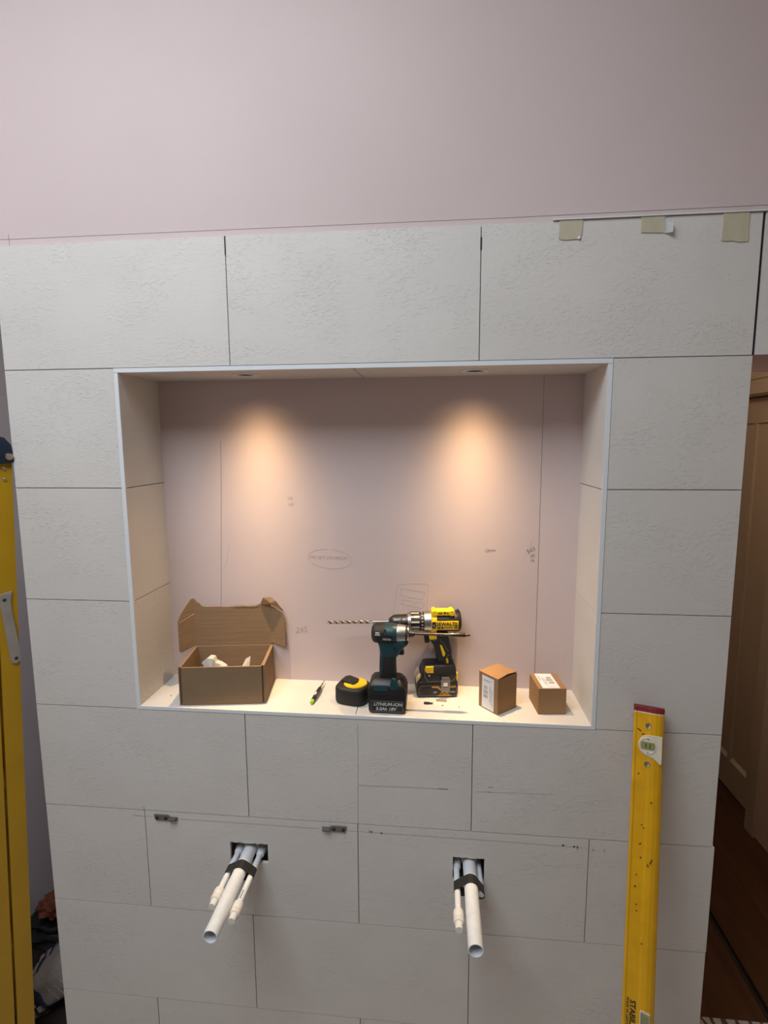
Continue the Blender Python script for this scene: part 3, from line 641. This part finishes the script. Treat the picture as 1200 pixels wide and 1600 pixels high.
# ------------------------------------------------------------------ teal impact driver (points to the right)
dr = thing('impact_driver', 'teal and black cordless impact driver standing on its battery, bit pointing right', 'driver', (.3190, .0500, SZ), (0, 0, R(0)))
dr.scale = (1, 1, .967); AX = (0, .2135)
obj('rear_housing', lathe([(-.0480, 0), (-.0480, .010), (-.0470, .017), (-.0435, .0235), (-.037, .0268), (-.014, .0275), (-.012, .0270)], 'X', AX, 36), 'rubber', dr, smooth=40)
obj('motor_housing', lathe([(-.0125, .0272), (.008, .0272), (.016, .0262), (.0205, .0245)], 'X', AX, 36), 'teal', dr, smooth=40)
obj('side_grip_panel', arc_patch(-.0300, .0080, .0268, AX, 172, 226, .0018), 'rubber', dr, smooth=30)
obj('label_plate', arc_patch(-.0250, .0090, .0284, AX, 180, 206, .0006), 'black', dr)
for z, a, b in ((.2225, -.0350, -.0250), (.2175, -.0360, -.0230)): obj('print_line', bbox(a, b, -.0292, -.0262, z - .0013, z + .0013), 'greyprint', dr)
text('brand_lettering', 'Makita', .0085, 'pencil_grey', dr, (-.006, -.0292, .2065), shear=.25, bold=.0002)
for x, z in ((-.010, .2305), (.014, .1785)): obj('screw', lathe([(-.0285, .0022), (-.0275 + .006, .0022)], 'Y', (x, z), 10), 'darksteel', dr)
obj('hammer_case', lathe([(.0195, .0252), (.024, .0250), (.036, .0232), (.0425, .0222)], 'X', AX, 36), 'steel', dr, smooth=40)
obj('nose_bumper', lathe([(.0415, .0228), (.0465, .0224), (.0475, .0205)], 'X', AX, 36), 'rubber', dr, smooth=40)
obj('nose_ring', lathe([(.0470, .0205), (.0500, .0198), (.0515, .0165), (.0515, .008)], 'X', AX, 36), 'chrome', dr, smooth=40)
obj('collet', lathe([(.0505, .0098), (.0570, .0098), (.0580, .0088), (.0600, .0088), (.0610, .0094), (.0640, .0090), (.0650, .0050)], 'X', AX, 24), 'darksteel', dr, smooth=40)
bt = obj('bit_holder', lathe([(.064, .0036), (.160, .0036), (.1605, .0056), (.196, .0056), (.1975, .0045)], 'X', AX, 16), 'darksteel', dr, smooth=40)
obj('bit_tip', lathe([(.197, .0032), (.203, .0032), (.209, .0014), (.210, 0)], 'X', AX, 10), 'darksteel', bt, smooth=40)
obj('throat', prism([(-.034, .198), (-.0275, .180), (-.0245, .158), (-.018, .146), (.020, .150), (.030, .170), (.044, .184), (.043, .198)], -.0185, .0185, .006), 'teal', dr, smooth=45)
obj('lamp_housing', prism([(.020, .200), (.049, .1965), (.0485, .187), (.042, .180), (.024, .180)], -.014, .014, .004), 'black', dr, smooth=45)
obj('trigger', prism([(.014, .181), (.034, .181), (.0350, .172), (.0385, .1565), (.032, .1545), (.014, .157)], -.0095, .0095, .003), 'black', dr, smooth=45)
obj('handle', prism([(-.0280, .186), (-.0258, .160), (-.0272, .120), (-.0280, .084), (.0180, .084), (.0165, .120), (.0160, .148), (.020, .160), (.010, .176)], -.0172, .0172, .008, seg=3), 'rubber', dr, smooth=45)
obj('handle_stripe', prism([(-.0195, .152), (-.0150, .152), (-.0165, .120), (-.0185, .098), (-.0225, .098), (-.0215, .128)], -.0182, -.0160, .0006), 'teal', dr)
obj('foot', loft([(.094, -.031, .020, -.016, .016), (.091, -.043, .029, -.024, .024), (.078, -.0525, .038, -.035, .035), (.066, -.0560, .0440, -.0365, .0365), (.052, -.0560, .0440, -.0365, .0365)], .004), 'black', dr, smooth=40)
bat = obj('battery', loft([(.0, -.0490, .0390, -.0330, .0330), (.006, -.0535, .0440, -.0365, .0365), (.050, -.0545, .0455, -.0370, .0370), (.060, -.0540, .0455, -.0370, .0370), (.066, -.050, .042, -.034, .034)], .003), 'black', dr, smooth=40)
obj('label_panel', bbox(-.0475, .0370, -.0376, -.0368, .006, .0375, .0003, 1), 'blackprint', bat)
obj('label_border', strokes([[(-.0465, .007), (.036, .007), (.036, .0365), (-.0465, .0365), (-.0465, .007)]], .0005, -.0377), 'pencil_grey', bat)
text('lettering', 'LITHIUM-ION', .0125, 'greyprint', bat, (-.003, -.0380, .0275), shear=.25, bold=.0003)
text('lettering', '5.0Ah 18V', .0125, 'greyprint', bat, (-.008, -.0380, .0145), shear=.2, bold=.0003)
obj('rib', bbox(-.050, .038, -.0380, -.0362, .0425, .0445, .0005, 1), 'black', bat); obj('rib', bbox(-.050, .038, -.0380, -.0362, .0490, .0510, .0005, 1), 'black', bat)
obj('release_frame', bbox(-.0405, -.0010, -.0385, -.034, .0535, .0640, .001, 1), 'black', bat)
rb = nb(); v = [rb.verts.new(p) for p in ((-.0400, -.0372, .0660), (-.0030, -.0372, .0660), (-.0065, -.0350, .0790), (-.0355, -.0350, .0790), (-.0400, -.0392, .0655), (-.0030, -.0392, .0655), (-.0065, -.0368, .0800), (-.0355, -.0368, .0800))]
for f_ in ((0,1,2,3), (4,5,6,7), (0,1,5,4), (1,2,6,5), (2,3,7,6), (3,0,4,7)): rb.faces.new([v[i] for i in f_])
bmesh.ops.recalc_face_normals(rb, faces=rb.faces[:]); obj('front_button', rb, 'teal', dr)
obj('foot_flash', prism([(.008, .101), (.018, .097), (.026, .078), (.014, .063), (.006, .064), (.003, .085)], -.0362, -.024, .001), 'teal', dr)
obj('end_label', prism([(-.026, .062), (.010, .062), (.010, .078), (-.026, .078)], 0, .0008, 0, 'X', taper=None), 'mask', dr, (.0440, 0, -.004)).rotation_euler = (0, R(-22), 0)

# ------------------------------------------------------------------ yellow drill (points to the left)
dl = thing('cordless_drill', 'yellow and black cordless drill with a long twist bit, standing behind the teal driver', 'drill', (.4420, .1500, SZ), (0, 0, R(7)))
dl.scale = (1, 1, .967); AX = (0, .2150)
# twist bit
bm = nb(); N = 96; prev = None
for i in range(N + 1):
    tt = i / N; x = -.305 + .125*tt; ph = tt*2*math.pi*3.7; rr = .0048 if tt > .03 else .0012 + .12*tt
    sec = [(-.55, 1), (.15, 1), (.75, .95), (1.15, .45), (1.75, .38), (2.25, .6)]
    ring = [bm.verts.new((x, AX[0] + rr*k_*math.cos(ph + a_ + h_), AX[1] + rr*k_*math.sin(ph + a_ + h_))) for h_ in (0, math.pi) for a_, k_ in sec]
    if prev:
        for k in range(12):
            fc = bm.faces.new([prev[k], prev[(k+1) % 12], ring[(k+1) % 12], ring[k]]); fc.material_index = 1 if k % 6 in (2, 3, 4) else 0
    else: bm.faces.new(ring)
    prev = ring
bm.faces.new(prev); bmesh.ops.recalc_face_normals(bm, faces=bm.faces[:])
tb = obj('twist_bit', bm, 'bitsteel', dl); tb.data.materials.append(M['darksteel']); obj('bit_shank', lathe([(-.181, .0042), (-.128, .0042)], 'X', AX, 14), 'bitsteel', tb, smooth=40)
ck = obj('chuck', lathe([(-.1345, .0045), (-.1340, .0095), (-.1310, .0125), (-.1235, .0185), (-.1180, .0205), (-.1000, .0212), (-.0985, .0202), (-.0965, .0212), (-.0830, .0215)], 'X', AX, 36), 'darksteel', dl, smooth=35)
obj('chuck_ring', lathe([(-.0832, .0225), (-.0825, .0252), (-.0745, .0266), (-.0735, .0255)], 'X', AX, 36), 'steel', dl, smooth=35)
co = obj('clutch_collar', lathe([(-.0740, .0265), (-.0485, .0275), (-.0480, .0262)], 'X', AX, 36), 'black', dl, smooth=35)
for k in range(12):
    a = k*30 + 15; obj('collar_rib', arc_patch(-.0735, -.0510, .0270, AX, a - 5, a + 5, .0015, 2), 'ivory' if k % 2 else 'steel', co)
obj('number_ring', lathe([(-.0482, .0272), (-.0370, .0280), (-.0365, .0262)], 'X', AX, 36), 'black', dl, smooth=35)
for k in range(18): obj('ring_mark', arc_patch(-.0450, -.0405, .0276, AX, k*20, k*20 + 5, .0005, 1), 'greyprint', dl)
obj('gear_case', lathe([(-.0370, .0285), (-.0180, .0298), (-.0175, .0280)], 'X', AX, 36), 'steel', dl, smooth=35)
obj('body_core', lathe([(-.0180, .0290), (.020, .0296), (.050, .0292), (.0600, .0275), (.0640, .0235), (.0650, .015), (.0650, 0)], 'X', AX, 40), 'black', dl, smooth=40)
obj('front_collar', lathe([(-.0178, .0300), (-.0165, .0315), (-.0035, .0315), (-.0025, .0300)], 'X', AX, 40), 'yellow', dl, smooth=35)
sp = obj('side_panel', arc_patch(-.0035, .0555, .0292, AX, 160, 211, .0028), 'yellow', dl, smooth=30)
obj('mode_switch', arc_patch(-.0165, -.0070, .0313, AX, 165, 200, .0012, 5), 'black', dl)
obj('hammer_mark', strokes([[(-.0135, .2150), (-.0100, .2150)], [(-.0118, .2150), (-.0118, .2080)]], .0014, -.0325), 'greyprint', dl)
text('brand_lettering', 'DEWALT', .0135, 'blackprint', sp, (.0180, -.0326, .2175), bold=.0004)
obj('label_plate', arc_patch(-.0010, .0145, .0322, AX, 190, 201, .0004, 3), 'blackprint', sp); text('lettering', 'XR', .0045, 'greyprint', sp, (.0068, -.0331, .2065))
obj('label_line', arc_patch(.0165, .0400, .0322, AX, 194, 197, .0003, 2), 'blackprint', sp)
for k in range(7): obj('vent_slot', arc_patch(.0445, .0530, .0322, AX, 168 + 5.4*k, 170.2 + 5.4*k, .0003, 1), 'blackprint', sp)
obj('top_bar', bbox(-.0130, .0430, -.0240, .010, .2400, .2510, .003, 2), 'yellow', dl, smooth=40)
for x in (-.0090, .0390): obj('top_knob', lathe([(-.0255, .0075), (-.0245, .0082), (.010, .0082)], 'Y', (x, .2460), 20), 'yellow', dl, smooth=40)
for a, b in ((.001, .005), (.0062, .0115), (.0245, .029)): obj('print_line', bbox(a, b, -.0245, -.0238, .2440, .2476), 'blackprint', dl)
obj('direction_mark', bbox(.0165, .0215, -.0247, -.0238, .2440, .2500), 'blackprint', dl)
obj('rear_cap', lathe([(.0545, .0308), (.0600, .0300), (.0652, .0255), (.0668, .0150), (.0668, 0)], 'X', AX, 36), 'black', dl, smooth=40)
obj('rear_hook', prism([(.048, .243), (.060, .250), (.064, .243), (.060, .235)], -.008, .008, .002), 'black', dl)
obj('trigger_housing', prism([(-.0250, .192), (.0040, .192), (.0030, .1640), (-.0215, .1630)], -.0150, .0150, .004), 'yellow', dl, smooth=45)
obj('trigger', prism([(-.0370, .1780), (-.0200, .1800), (-.0200, .1530), (-.0340, .1520), (-.0350, .164)], -.0085, .0085, .0025), 'black', dl, smooth=45)
obj('handle', prism([(-.0040, .192), (.0280, .192), (.0315, .172), (.0400, .132), (.0425, .088), (.0015, .088), (-.0040, .125), (-.0110, .150), (-.0180, .157), (-.0150, .165), (-.0020, .166)], -.0168, .0168, .007, seg=3), 'rubber', dl, smooth=45)
obj('handle_inlay', prism([(.0065, .1510), (.0120, .1495), (.0225, .1240), (.0190, .1150), (.0150, .1170)], -.0180, -.0155, .0006), 'yellow', dl)
obj('handle_inlay', prism([(.0250, .1110), (.0300, .1080), (.0320, .0920), (.0260, .0920)], -.0180, -.0155, .0006), 'yellow', dl)
ln = [[(.0080, .168), (.0090, .160), (.0170, .156), (.0260, .136), (.0310, .133)], [(.0360, .1210), (.0270, .1160), (.0230, .105), (.0220, .093)]]
obj('seam_line', strokes(ln, .0012, -.0172), 'zinc', dl)
obj('foot', loft([(.096, -.030, .046, -.018, .018), (.091, -.038, .050, -.026, .026), (.068, -.046, .052, -.0325, .0325), (.040, -.050, .052, -.0330, .0330)], .004), 'black', dl, smooth=40)
obj('foot_flash', prism([(-.0330, .0900), (-.0120, .0910), (-.0120, .0720), (-.0310, .0720), (-.0370, .080)], -.0318, -.0200, .001), 'yellow', dl)
obj('rear_flash', prism([(.0480, .072), (.0560, .070), (.0570, .052), (.0440, .042), (.0480, .052)], -.0300, .0300, .002), 'yellow', dl)
obj('front_flash', prism([(-.0480, .068), (-.0560, .058), (-.0600, .046), (-.0590, .040), (-.0460, .058)], -.0290, .0290, .002), 'mask', dl)
obj('seam_line', strokes([[(-.0370, .086), (-.0370, .064), (-.0280, .048), (.0400, .048), (.0500, .064)]], .0014, -.0335), 'zinc', dl)
obj('led_lamp', lathe([(-.0345, .0028), (-.0300, .0034)], 'Y', (-.0240, .0660), 12), 'chrome', dl, smooth=40)
bt = obj('battery', loft([(0, -.0530, .0500, -.0310, .0310), (.004, -.0585, .0545, -.0340, .0340), (.032, -.0590, .0560, -.0345, .0345), (.044, -.0540, .0550, -.0340, .0340), (.050, -.046, .052, -.031, .031)], .003), 'black', dl, smooth=40)
obj('label_panel', bbox(-.0170, .0490, -.0353, -.0343, .0045, .0340, .0003, 1), 'blackprint', bt)
obj('label_border', strokes([[(-.052, .028), (-.046, .036), (.048, .036), (.052, .030), (.0515, .006), (-.052, .006), (-.052, .028)]], .0009, -.0352), 'zinc', bt)
obj('gold_mark', prism([(-.017, .0335), (.0020, .0335), (.0120, .0230), (.0090, .0200), (-.0030, .0300), (-.0170, .0300)], -.0358, -.0352), 'gold', bt)
obj('gold_mark', prism([(.049, .0335), (.030, .0335), (.0230, .0260), (.0260, .0230), (.0350, .0305), (.0490, .0305)], -.0358, -.0352), 'gold', bt)
obj('gold_mark', prism([(-.004, .0045), (.0400, .0045), (.0320, .0090), (.0250, .0090), (.0210, .0150), (.0120, .0090), (.0040, .0080)], -.0358, -.0352), 'gold', bt)
text('lettering', 'XR', .0200, 'gold', bt, (.0170, -.0358, .0150), shear=.3, bold=.0005)
text('lettering', '18V', .0072, 'greyprint', bt, (-.0080, -.0360, .0160)); text('lettering', '4.0Ah', .0066, 'greyprint', bt, (.0405, -.0360, .0170))
obj('release_button', bbox(-.0450, -.0230, -.0356, -.0340, .0080, .0290, .0008, 1), 'black', bt)
hk = [(.0080, .0195), (.0320, .0195), (.0330, .0560), (.0290, .0620), (.0110, .0620), (.0075, .0560)]
obj('belt_clip', holed(hk, [[(.0140, .0340), (.0265, .0340), (.0265, .0480), (.0140, .0480)]], -.0425, -.0405), 'zinc', dl)
obj('clip_screw', lathe([(-.0405, .0030), (-.0380, .0030)], 'Y', (.020, .052), 12), 'black', dl); obj('clip_backing', bbox(.0140, .0265, -.0395, -.0335, .0330, .0480), 'chrome', dl)
obj('clip_arm', bbox(.0100, .0305, -.0410, -.0320, .0560, .0610, .001, 1), 'zinc', dl)

# ------------------------------------------------------------------ spirit level leaning on the wall
top_, base_ = Vector((.9560, -.0125, 1.2745)), Vector((.8445, -.3665, .0010))
zv = (top_ - base_); LL = zv.length; zv.normalize(); xv = (Vector((1, 0, 0)) - zv * zv.x).normalized(); yv = zv.cross(xv)
lv = thing('spirit_level', 'long yellow spirit level with a dark red end cap leaning on the tiles', 'spirit level', base_)
lv.rotation_euler = (Matrix((xv, yv, zv)).transposed() @ Matrix.Rotation(R(-17), 3, 'Z')).to_euler()
hwid = .0325
prof = [(-hwid, 0), (-hwid, -.0255), (-hwid + .002, -.0270), (-hwid + .005, -.0270), (-hwid + .007, -.0258), (-.002, -.0258), (.004, -.0270), (.014, -.0270), (hwid - .009, -.0245), (hwid - .003, -.0205), (hwid, -.0170), (hwid, 0)]
obj('level_body', prism(prof, .012, LL - .010, axis='Z'), 'levely', lv)
for z0, z1 in ((0, .013), (LL - .012, LL)): obj('end_cap', prism([(x*1.02, y*1.02 + .0002) for x, y in prof], z0, z1, .0015, 'Z'), 'red', lv)
obj('end_rim', prism([(x*1.008, y*1.008 + .0001) for x, y in prof], LL - .0145, LL - .012, axis='Z'), 'ivory', lv)
def rivet(x, s):
    o = obj('hand_rivet', lathe([(-.0262, .0068), (-.0278, .0062), (-.0272, .0040), (-.0255, .0036), (-.0255, 0)], 'Y', (x, LL - s), 20), 'steel', lv, smooth=30)
rivet(-.001, .0420); rivet(-.001, .1290)
vz = LL - .0870
vh = obj('vial_housing', prism([(-.0215*math.cos(t_*math.pi/12 + .0) - .0, vz + .0235*math.sin(t_*math.pi/12)) for t_ in range(-6, 7)][::1] + [(.012, vz + .0250), (.0290, vz + .0245), (.0290, vz - .0370), (.0250, vz - .0380), (.012, vz - .0270)], -.0285, -.0230, .0008), 'ivory', lv)
obj('vial_ring', lathe([(-.0283, .0195), (-.0300, .0185), (-.0300, .0165), (-.0287, .0160)], 'Y', (-.0015, vz), 32), 'ivory', vh, smooth=30)
va = obj('vial', prism([(-.0150, vz + .0085), (.0135, vz + .0085), (.0150, vz), (.0135, vz - .0085), (-.0150, vz - .0085), (-.0160, vz)], -.0302, -.0280, .001), 'vial', vh)
for x in (-.0055, .0035): obj('vial_line', bbox(x - .0008, x + .0008, -.0305, -.0299, vz - .005, vz + .005), 'blackprint', va)
for dz in (.0145, -.0150): obj('housing_pin', lathe([(-.0306, .0011), (-.0286, .0011)], 'Y', (-.001, vz + dz), 8), 'blackprint', vh)
cz_ = LL*.5 - .020
ch = obj('vial_window', prism([(.0030, cz_ + .0330), (.0075, cz_ + .0350), (.0235, cz_ + .0315), (.0245, cz_ - .0330), (.0070, cz_ - .0370), (.0030, cz_ - .0330)], -.0285, -.0225, .0008), 'ivory', lv)
obj('vial', prism([(.0065, cz_ + .0290), (.0205, cz_ + .0265), (.0210, cz_ - .0260), (.0060, cz_ - .0280)], -.0292, -.0270, .001), 'vial', ch)
obj('vial_rim', strokes([[(.0058, cz_ + .0305), (.0215, cz_ + .0280), (.0220, cz_ - .0275), (.0052, cz_ - .0295), (.0058, cz_ + .0305)]], .0010, -.0286), 'dryer', ch)
text('brand_lettering', 'STABILA', .0160, 'blackprint', lv, (-.0120, -.0262, LL*.5 + .013), (R(90), R(90), 0), bold=.0004, align='LEFT').location.z = LL*.5 + .028
text('lettering', 'MADE IN GERMANY', .0080, 'blackprint', lv, (-.0222, -.0262, LL*.5 + .031), (R(90), R(90), 0), align='LEFT')
text('lettering', 'TYPE', .0110, 'blackprint', lv, (-.0115, -.0262, LL*.5 - .058), (R(90), R(90), 0), align='LEFT')
bm = nb(); random.seed(3)
for x, s, ln_, a in ((-.016, .057, .010, 150), (-.009, .062, .006, 200), (-.018, .075, .006, 30), (-.020, .155, .004, 40), (.010, .215, .005, 80), (-.009, .265, .003, 0), (-.004, .272, .003, 60), (-.012, .308, .006, 30), (-.008, .338, .004, 70), (.012, .345, .012, 70), (.009, .352, .006, 110), (-.016, .375, .003, 0), (-.018, .402, .005, 50), (-.014, .438, .003, 20), (-.012, .452, .003, 80), (.000, .515, .003, 0)):
    yy = -.0260 if x < 0 else -.0272
    strokes([[(x, LL - s), (x + ln_*math.cos(R(a)), LL - s + ln_*math.sin(R(a)))]], .0026, yy, .0003, bm)
sc_ = obj('scuff_marks', bm, 'scuff', lv); sc_['kind'] = 'stuff'

# ------------------------------------------------------------------ folded stepladder at the left
la = thing('stepladder', 'folded yellow stepladder with a navy plastic top cap leaning at the left', 'ladder', (-.7790, .0050, 0))
la.rotation_euler = (Matrix.Rotation(R(3.38), 3, 'Y') @ Matrix.Rotation(R(50), 3, 'Z')).to_euler()
LDH, LDW = 1.885, .19
def channel(x0, x1, y0, y1, z0, z1, t=.003, open_=1):
    bm = nb(); ys = (y0, y0 + t) if open_ > 0 else (y1 - t, y1)
    box(bm, x0, x1, ys[0], ys[1], z0, z1); yy = (y0 + t, y1) if open_ > 0 else (y0, y1 - t)
    box(bm, x0, x0 + t, *yy, z0, z1); box(bm, x1 - t, x1, *yy, z0, z1); return bm
for sgn, (ya, yb) in ((1, (0, .026)), (-1, (LDW - .026, LDW))):
    obj('rear_stile', channel(-.0425, 0, ya, yb, .02, LDH, open_=sgn), 'laddery', la)
    obj('front_stile', channel(-.118, -.0490, ya + .002*sgn, yb + .002*sgn, .02, LDH - .005, open_=sgn), 'laddery', la)
    for xa, xb in ((-.044, .0015), (-.120, -.047)): obj('rubber_foot', bbox(xa, xb, min(ya, yb) - .001, max(ya, yb) + .001, 0, .035, .003, 1), 'black', la)
    hy = -.0045 if sgn > 0 else LDW + .0020
    st = [(-.0420, 1.518), (-.0120, 1.5255), (-.0125, 1.515), (-.0150, 1.500), (-.0145, 1.48), (.0035, 1.3420), (.0030, 1.3300), (-.0070, 1.3190), (-.0180, 1.3230), (-.0220, 1.3320), (-.0385, 1.480), (-.0440, 1.500)]
    sp_ = obj('spreader_strap', prism(st, hy, hy + .0025, .0006), 'galv', la)
    for (x, z) in ((-.0295, 1.503), (-.0085, 1.3350)): obj('rivet', lathe([(hy - .0015, .003), (hy - .0005, .0045), (hy + .004, .0045)], 'Y', (x, z), 12), 'darksteel', sp_, smooth=40)
for k in range(6): obj('tread', bbox(-.116, -.051, .004, LDW - .004, .26 + .27*k, .285 + .27*k, .002, 1), 'laddery', la)
for k in range(3): obj('rear_brace', bbox(-.033, -.010, .004, LDW - .004, .35 + .55*k, .375 + .55*k, .002, 1), 'laddery', la)
obj('top_cap', prism([(-.135, LDH - .030), (.0020, LDH - .016), (.0045, LDH - .012), (-.0010, LDH + .030), (-.0160, LDH + .0490), (-.030, LDH + .052), (-.135, LDH + .052)], -.012, LDW + .012, .004), 'navy', la, smooth=30)
obj('cap_bolt', lathe([(-.0175, .0045), (-.0170, .0085), (-.0145, .0098), (-.011, .0098)], 'Y', (-.0075, LDH + .0000), 20), 'chrome', la, smooth=30)
for z in (LDH - .032, LDH - .060): obj('rivet', lathe([(-.0035, .002), (-.0025, .0040), (.001, .0042)], 'Y', (-.017, z), 12), 'steel', la, smooth=40)

# ------------------------------------------------------------------ sacks in the gap at the far left
def pillow(name, sx, sy, sz, m, parent, sub=3, rough=.012, seed=1):
    bm = nb(); bmesh.ops.create_cube(bm, size=2); bmesh.ops.subdivide_edges(bm, edges=bm.edges[:], cuts=7, use_grid_fill=True)
    rnd = random.Random(seed); ph = [rnd.uniform(0, 6) for _ in range(6)]
    for v_ in bm.verts:
        x, y, z = v_.co; l = max(abs(x), abs(y), abs(z)); n = (abs(x)**4 + abs(y)**4 + abs(z)**4)**.25
        k = 1 / n; wv = rough * (math.sin(5*x + ph[0]) * math.sin(4*z + ph[1]) + math.sin(9*y + ph[2]) * math.sin(7*z + ph[3]))
        v_.co = Vector((x*k*sx, y*k*sy, z*k*sz)) * (1 + wv/max(sx, sy, sz))
    return obj(name, bm, m, parent, smooth=60)
bg = thing('cement_sack', 'grey paper sack with a navy band slumped on the floor in the gap', 'sack', (-.812, .225, .132), (0, R(-44), R(0)))
bd = pillow('sack_body', .140, .085, .062, 'baggrey', bg, seed=4)
b2 = pillow('navy_band', .035, .088, .065, 'bagnavy', bg, seed=4); b2.location = (-.098, 0, 0)
b3 = pillow('cream_end', .035, .086, .0635, 'bagcream', bg, seed=4); b3.location = (-.128, 0, 0)
for k in range(3):
    obj('fold_ridge', tube([(-.030 + .03*k, -.081, -.045), (-.025 + .03*k, -.086, 0), (-.033 + .03*k, -.081, .045)], .0022, 6), 'baggrey', bg)
rs = thing('refuse_sack', 'crumpled black plastic sack behind the grey paper sack', 'sack', (-1.010, .460, .052))
pillow('sack_body', .11, .10, .048, 'blackbag', rs, rough=.014, seed=8)
cl_ = thing('cloth_bundle', 'rust brown cloth bundle lying on the black sack', 'cloth', (-1.030, .425, .139), (0, R(0), 0))
pillow('cloth', .045, .040, .028, 'rust', cl_, rough=.008, seed=2)
